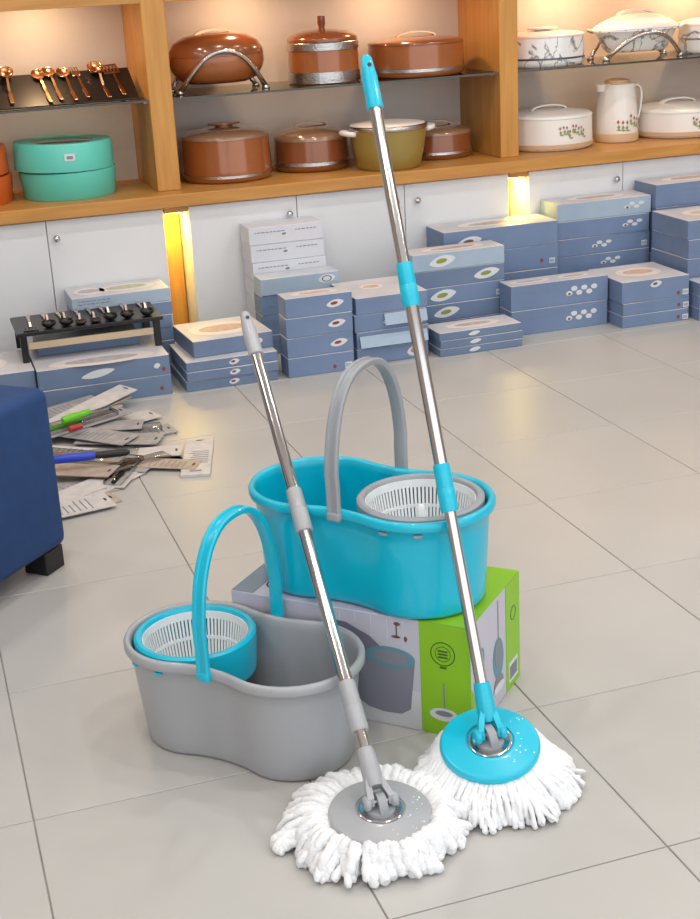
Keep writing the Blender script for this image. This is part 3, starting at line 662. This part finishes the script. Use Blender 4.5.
# bucket picture on the front
bmx = FF.rect(.20, .001, .214, .085); pp('floor_print', bmx, mat('print_floor', (206, 204, 208), .45))
pp('bucket_body_print', FF.pts([(.268, .120), (.282, .046), (.300, .034), (.335, .028), (.372, .030), (.392, .044), (.404, .150), (.36, .165), (.30, .160)], 1), pbk)
pp('bucket_shade_print', FF.pts([(.225, .215), (.268, .120), (.300, .150), (.345, .160), (.31, .190), (.26, .212)], 1), pbk2)
pp('bucket_rim_print', FF.ring(.352, .152, .041, .053, 2, asp=.42), ptl)
pp('basket_print', FF.ell(.352, .152, .041, .017, 2), pr_grey)
bmx = bmesh.new()
for i in range(5): FF.rect(.245+i*.034, .19 if i > 1 else .215, .0012, .045 if i > 1 else .02, 0, bmx)
pp('tile_lines_print', bmx, pr_white)
bmx = FF.rect(.366, .196, .003, .032); FF.ell(.369, .226, .007, .004, 0, 10, bmx); FF.ell(.366, .198, .010, .003, 0, 10, bmx); FF.ell(.386, .196, .004, .006, 0, 10, bmx); pp('tap_print', bmx, pr_brown)
# side face: pictures and a green strip at the far edge
pp('green_panel_side', FS.rect(.196, 0, LD-.198, LH-.0012), grn)
pp('green_corner_side', FS.pts([(.002, .001), (.06, .001), (.03, .07), (.002, .11)]), grn)
pp('side_pole_print', FS.rect(.150, .14, .004, .09), pr_grey)
pp('side_bucket_print', FS.ell(.150, .105, .030, .045, 0, rot=.1), ptl); pp('side_basket_print', FS.ell(.150, .115, .022, .030, 1, rot=.1), pr_grey); pp('side_mop_print', FS.ell(.150, .048, .026, .02, 1), pbk); pp('side_mop_yarn_print', FS.ell(.150, .040, .03, .010, 2), pr_white)
pp('side_icon_print', FS.ell(.06, .15, .012, .022), ptl)
bmx = FS.ring(.238, .165, .0135, .0155, 1); pp('side_seal', bmx, darkc)
pp('barcode_sticker', FS.rect(.210, .015, .052, .045, 1), pr_white)
bmx = bmesh.new()
for i in range(9): FS.rect(.214+i*.005, .022, .0025, .030, 2, bmx)
pp('barcode_bars', bmx, pr_grey)

# ------------------------------------------------------------------ spin-mop buckets
AO, RO, RFO = .115, .145, .25
def outline(d, z, ns=40, nf=14):
    a, r, rf = AO, RO-d, RFO+d
    Rr = r+rf; y = sqrt(Rr*Rr-a*a); t1 = math.atan2(y, a)
    pts = []
    def arc(cx, cy, rr, s, e_, n):
        for i in range(n): q = s+(e_-s)*i/n; pts.append((cx+rr*cos(q), cy+rr*sin(q), z))
    arc(-a, 0, r, t1, 2*pi-t1, ns)
    arc(0, -y, rf, pi-t1, t1, nf)
    arc(a, 0, r, -(pi-t1), pi-t1, ns)
    arc(0, y, rf, -t1, -(pi-t1), nf)
    return pts
def bucket(label, loc, rz, mb, mh, mring, taper, lobe, ring_z):
    H = .208
    t = thing('mop_bucket', label, 'bucket', loc, rz)
    lv = [(taper+.012, 0), (taper+.003, .003), (taper, .010), (taper-.1*(taper-.012), .03)]
    for q in range(1, 7): lv.append((taper+(.012-taper)*(.1+.9*q/6), .03+(H-.024-.03)*q/6))
    lv += [(.009, H-.022), (.002, H-.020), (0, H-.016), (0, H-.006), (.003, H-.001), (.007, H), (.011, H-.001), (.0145, H-.006), (.016, H-.02)]
    for q in range(1, 6): lv.append((.016+(taper+.004-.016)*q/5, H-.02+(.008-(H-.02))*q/5))
    bm = bmesh.new(); rings = [[bm.verts.new(p) for p in outline(d, z)] for d, z in lv]; n = len(rings[0])
    for A, B in zip(rings, rings[1:]):
        for i in range(n): bm.faces.new((A[i], A[(i+1) % n], B[(i+1) % n], B[i]))
    bm.faces.new(rings[0]); bm.faces.new(rings[-1])
    bmesh.ops.recalc_face_normals(bm, faces=bm.faces)
    bm2obj('tub', bm, mb, t, True, auto=55)
    # arched carrying handle at the waist
    wy = sqrt((RO+RFO)**2-AO**2)-RFO
    top = .463; z0 = H-.019; pts = []
    yo = wy+.004
    pts.append((0, -yo, z0))
    n = 30
    for i in range(n+1):
        q = pi*i/n; c, s = cos(q), sin(q)
        pts.append((0, -yo*(1.03 if .05 < i/n < .95 else 1.0)*math.copysign(abs(c)**.82, c), H+(top-H)*abs(s)**.80))
    pts.append((0, yo, z0))
    sec = [(-.014, -.002), (-.0115, -.006), (-.006, -.0075), (.006, -.0075), (.0115, -.006), (.014, -.002), (.014, .004), (.011, .0065), (.006, .006), (.004, .003), (-.004, .003), (-.006, .006), (-.011, .0065), (-.014, .004)]
    h = bm2obj('handle', sweep(pts, sec, (1, 0, 0)), mh, t, True, auto=35)
    for s in (-1, 1): box('handle_pivot', -.0145, .0145, s*yo-.0085, s*yo+.0085, z0-.003, z0+.016, mh, h, .005, 3)
    # spinner basket in one lobe
    cx = lobe*AO; R = .124
    sp = bm2obj('spinner_ring', lathe([(R-.016, ring_z-.016), (R-.016, ring_z-.001), (R-.013, ring_z+.003), (R-.005, ring_z+.004), (R, ring_z), (R+.0005, ring_z-.01), (R-.004, ring_z-.075), (R-.007, ring_z-.075), (R-.005, ring_z-.014), (R-.016, ring_z-.016)], 64, cx=cx), mring, t, True, auto=40)
    zt, zb = ring_z-.014, ring_z-.100; rt_, rb = R-.017, R-.034
    bm = bmesh.new(); nr = 84
    for i in range(nr):
        q = 2*pi*i/nr; wd = .0024
        e1 = Vector((-sin(q), cos(q), 0)); o1 = Vector((cos(q), sin(q), 0))
        for side in (0,):
            P = [Vector((cx, 0, 0))+o1*rb+Vector((0, 0, zb)), Vector((cx, 0, 0))+o1*rt_+Vector((0, 0, zt))]
            V = []
            for p in P:
                for du, dr in ((-wd, 0), (wd, 0), (wd, .003), (-wd, .003)): V.append(bm.verts.new(p+e1*du+o1*dr))
            for a_, b_ in ((0, 1), (1, 2), (2, 3), (3, 0)): bm.faces.new((V[a_], V[b_], V[b_+4], V[a_+4]))
    tag(bm2obj('basket_ribs', bm, whiteplast, sp), kind='stuff')
    bm = lathe([(rt_-.001, zt+.010), (rt_+.004, zt+.010), (rt_+.004, zt-.006), (rt_-.001, zt-.006), (rt_-.001, zt+.010)], 64, cx=cx)
    f = .5; rm = rb+(rt_-rb)*f; zm = zb+(zt-zb)*f
    lathe([(rm-.001, zm+.003), (rm+.004, zm+.003), (rm+.004, zm-.003), (rm-.001, zm-.003), (rm-.001, zm+.003)], 64, bm, cx=cx)
    bm2obj('basket_hoops', bm, whiteplast, sp, True, auto=40)
    bm2obj('basket_floor', lathe([(0, zb), (rb+.003, zb), (rb+.003, zb+.006), (rb*.6, zb+.008), (.03, zb+.012), (.03, zb+.018), (0, zb+.018)], 48, cx=cx), whiteplast, sp, True, auto=40)
    bm2obj('spindle', lathe([(0, zb+.0185), (.022, zb+.0185), (.020, zb+.04), (.011, zb+.046), (.009, zb+.078), (.004, zb+.084), (0, zb+.084)], 24, cx=cx), whiteplast, sp, True, auto=40)
    bm2obj('pedestal', lathe([(0, .0102), (.05, .0102), (.035, zb-.004), (0, zb-.004)], 32, cx=cx), mb, sp, True, auto=40)
    # drain lugs moulded under the lip on the spinner side
    for q in (-.5, .0, .5):
        box('lip_lug', -.008, .008, -.004, .004, 0, .006, mring, t, .001, loc=(cx+lobe*0+(RO-.008)*cos(-pi/2+lobe*(.45+q)), (RO-.008)*sin(-pi/2+lobe*(.45+q)), H-.030), rot=(0, 0, lobe*(.45+q)))
    return t
GB = (.434, -1.3865, 0)
bucket('grey spin mop bucket with a turquoise handle standing on the floor', GB, radians(-48.0), greyp, teal, teal, .030, -1, .204)
gb = [o for o in COL.objects if o.name == 'mop_bucket'][0]; gb.scale = (.962, .962, 1.035)
bucket('turquoise spin mop bucket with a grey handle standing on the carton', (.7335, -1.302, .2425), -.862, teal, dgrey, dgrey, .022, 1, .206)

# ------------------------------------------------------------------ spin mops
def mop(label, base, top, m, segs, grip, disc_c, disc_n, disc_r, strands, name='spin_mop'):
    base, top = Vector(base), Vector(top); ax = (top-base).normalized(); L = (top-base).length
    t = thing(name, label, 'mop', (disc_c[0], disc_c[1], 0)); O = Vector((disc_c[0], disc_c[1], 0))
    q = Vector((0, 0, 1)).rotation_difference(ax)
    def along(nm, prof, mm, n=36, sm=40):
        bm = lathe(prof, n)
        for v in bm.verts: v.co = q @ v.co + (base-O)
        return bm2obj(nm, bm, mm, t, True, auto=sm)
    r1, r2_ = .0112, .0125
    along('lower_tube', [(0, .03), (r1, .03), (r1, segs[0][1]+.01), (0, segs[0][1]+.01)], chrome)
    along('middle_tube', [(0, segs[0][0]), (r2_, segs[0][0]), (r2_, segs[-1][1]-.005), (0, segs[-1][1]-.005)], chrome)
    along('upper_tube', [(0, segs[-1][1]-.02), (.0118, segs[-1][1]-.02), (.0118, grip[0]+.02), (0, grip[0]+.02)], chrome)
    for (a, b_) in segs:
        c = (a+b_)/2
        along('twist_lock', [(0, a), (.0155, a), (.0168, a+.004), (.0165, c-.001), (.0158, c), (.0160, c+.001), (.0155, b_-.004), (.0145, b_), (0, b_)], m)
    a, b_ = grip
    g = along('grip', [(0, a), (.0155, a), (.0162, a+.004), (.0150, a+.01), (.0150, a+(b_-a)*.6), (.0130, a+(b_-a)*.72), (.0105, b_-.006), (.006, b_), (0, b_)], m)
    bm = lathe([(0, -.0138), (.004, -.0138), (.004, .0138), (0, .0138)], 12)
    rr = q @ Matrix.Rotation(pi/2, 3, 'X').to_quaternion()
    for v in bm.verts: v.co = rr @ v.co + (base-O) + ax*(b_-.022)
    bm2obj('hang_hole', bm, pr_dark, g)
    # socket and fork
    along('socket', [(0, .012), (.015, .012), (.0175, .03), (.0170, .055), (.0150, .078), (.0140, .082), (0, .082)], m)
    D = Vector(disc_c); nz_ = Vector(disc_n).normalized(); qd = Vector((0, 0, 1)).rotation_difference(nz_)
    def ondisc(nm, bm, mm, sm=40, par=None):
        for v in bm.verts: v.co = qd @ v.co + (D-O)
        return bm2obj(nm, bm, mm, par or t, True, auto=sm)
    R = disc_r
    plate = ondisc('disc_plate', lathe([(0, -.016), (R*.97, -.016), (R, -.012), (R, -.006), (R*.985, -.002), (R*.965, -.0003), (R*.94, .0004), (R*.93, .0005), (R*.56, .0046), (R*.50, .0052), (R*.485, .005), (R*.475, .002), (R*.46, .0015), (0, .0015)], 72), m, 30)
    ondisc('bearing_ring', lathe([(R*.30, .002), (R*.45, .002), (R*.445, .0035), (R*.42, .0045), (R*.38, .004), (R*.36, .003), (R*.30, .003)], 48), chrome, par=plate)
    ondisc('hub', lathe([(0, .002), (R*.29, .002), (R*.28, .007), (R*.22, .009), (0, .009)], 40), dgrey, par=plate)
    # white beads added to stand in for sparkles of light on the plate
    rd = random.Random(int(R*1e4)+len(label)); bm = bmesh.new()
    for i in range(15):
        a_ = rd.uniform(-1.9, .5); rho = R*rd.uniform(.58, .92); br = rd.uniform(.0008, .0021); hz = .0052-(rho/R-.5)*.0105
        lathe([(br, 0), (br*.8, br*.55), (0, br*.8)], 8, bm, cx=rho*cos(a_), cy=rho*sin(a_), cz=hz)
    tag(ondisc('sparkle_beads', bm, mat('sparkle_white', (244, 246, 248), .08, coat=1), par=plate), kind='stuff')
    # forked yoke: two arms with round knuckles either side of a grey arch on the hub
    side = ax.cross(Vector((0, 0, 1))).normalized(); piv = D+nz_*.019; up0 = base+ax*.030
    for s_ in (-1, 1):
        c = piv-O+side*s_*.0185
        bm = sweep([c-nz_*.002, c+nz_*.006, (c+up0-O+side*s_*.011)/2, up0-O+side*s_*.009], [(-.0055, -.010), (.0055, -.010), (.0055, .010), (-.0055, .010)], side); arm = bm2obj('fork_arm', bm, m, t, True, auto=40)
        bm = lathe([(0, -.007), (.010, -.007), (.0135, -.003), (.0135, .003), (.010, .007), (0, .007)], 20)
        qs = Vector((0, 0, 1)).rotation_difference(side)
        for v in bm.verts: v.co = qs @ v.co + c + side*s_*.005
        bm2obj('knuckle', bm, m, arm, True, auto=50)
    fwd = side.cross(nz_).normalized(); P = []
    for i in range(13):
        a_ = pi*i/12; P.append(D-O+nz_*(.007+.021*sin(a_))+fwd*(-.020*cos(a_)))
    bm2obj('yoke_arch', sweep(P, [(-.0075, -.005), (.0075, -.005), (.0075, .005), (-.0075, .005)], side), dgrey, t, True, auto=40)
    bm2obj('pivot_pin', tube([piv-O-side*.027, piv-O+side*.027], .005, 12), chrome, t, True, auto=40)
    tag(bm2obj('yarn', strands(D-O, nz_, qd, R), yarn_m, t, True), kind='stuff')
    return t
def strand(bm, pts, r, rnd, n=7, sub=4):
    P = [Vector(p) for p in pts]; out = []
    for i in range(len(P)-1):
        p0 = P[max(i-1, 0)]; p1 = P[i]; p2 = P[i+1]; p3 = P[min(i+2, len(P)-1)]
        for s in range(sub):
            u = s/sub
            out.append(.5*((2*p1)+(p2-p0)*u+(2*p0-5*p1+4*p2-p3)*u*u+(3*p1-p0-3*p2+p3)*u**3))
    out.append(P[-1]); ph = rnd.random()*6
    rad = [r*(1+.13*sin(i*2.1+ph)+rnd.uniform(-.06, .06)) for i in range(len(out))]; rad[-1] = r*.55; rad[-2] = r*.9; rad[0] = r*.5
    m = r*.9
    out = [Vector((p.x, p.y, max(p.z, m))) for p in out]
    tube(out, rad, n, bm)
def strands_flat(seed, reach, rr, cn):
    def f(D, nz_, qd, R):
        rnd = random.Random(seed); bm = bmesh.new()
        for layer, (cnt, r0, zo, ro, ht) in enumerate(((cn, .55, -.022, 1.0, .010), (cn, .70, -.021, .99, .024), (cn, .80, -.020, .95, .038), (cn-6, .88, -.019, .88, .046))):
            for i in range(cnt):
                a = 2*pi*(i+rnd.random()*.6)/cnt; lob = 1+.05*sin(a*9+layer)+.04*sin(a*15+2*layer)
                sw = rnd.uniform(-.07, .07)
                rch = reach(a)*ro*lob*rnd.uniform(.96, 1.03)
                def pt(rho, ang, z): return Vector((D.x+rho*cos(ang), D.y+rho*sin(ang), z))
                dz = D.z
                q0 = qd @ Vector((R*r0*cos(a), R*r0*sin(a), zo)) + D
                q1 = qd @ Vector((R*1.0*cos(a), R*1.0*sin(a), zo+.001)) + D
                P = [q0, q1, pt(R+(rch-R)*.40, a+sw*.4, max(ht*.9+.012, q1.z*.66)), pt(R+(rch-R)*.80, a+sw*.8, ht*.75+.008), pt(rch, a+sw, .006+ht*.35*rnd.random())]
                if rnd.random() < .5: P.append(pt(rch*.96, a+sw+.03, .005))
                strand(bm, P, rr*rnd.uniform(.85, 1.2), rnd)
        # stray ends
        for i in range(6):
            a = rnd.uniform(0, 2*pi); rch = reach(a)*1.12
            strand(bm, [qd @ Vector((R*.9*cos(a), R*.9*sin(a), -.024)) + D, Vector((D.x+rch*.8*cos(a), D.y+rch*.8*sin(a), .03)), Vector((D.x+rch*cos(a+.1), D.y+rch*sin(a+.1), .010))], rr*.9, rnd)
        return bm
    return f
mop('spin mop with grey disc, grey twist locks and white yarn beside the grey bucket', (.561, -1.787, .086), (.587, -.98, .748), greyp,
    [(.114, .209), (.52, .614)], (.939, 1.051), (.5635, -1.792, .056), (.02, -.07, 1), .090, strands_flat(3, lambda a: .157-.006*cos(a)+.030*sin(a), .0086, 58))
mop('spin mop with turquoise disc, turquoise twist locks and long white yarn beside the carton', (.808, -1.704, .112), (.805, -1.196, 1.252), teal,
    [(.396, .485), (.78, .862)], (1.157, 1.259), (.800, -1.722, .094), (-.10, -.235, 1), .0905, strands_flat(7, lambda a: .138+.020*max(0, cos(a+.35)), .0050, 84))
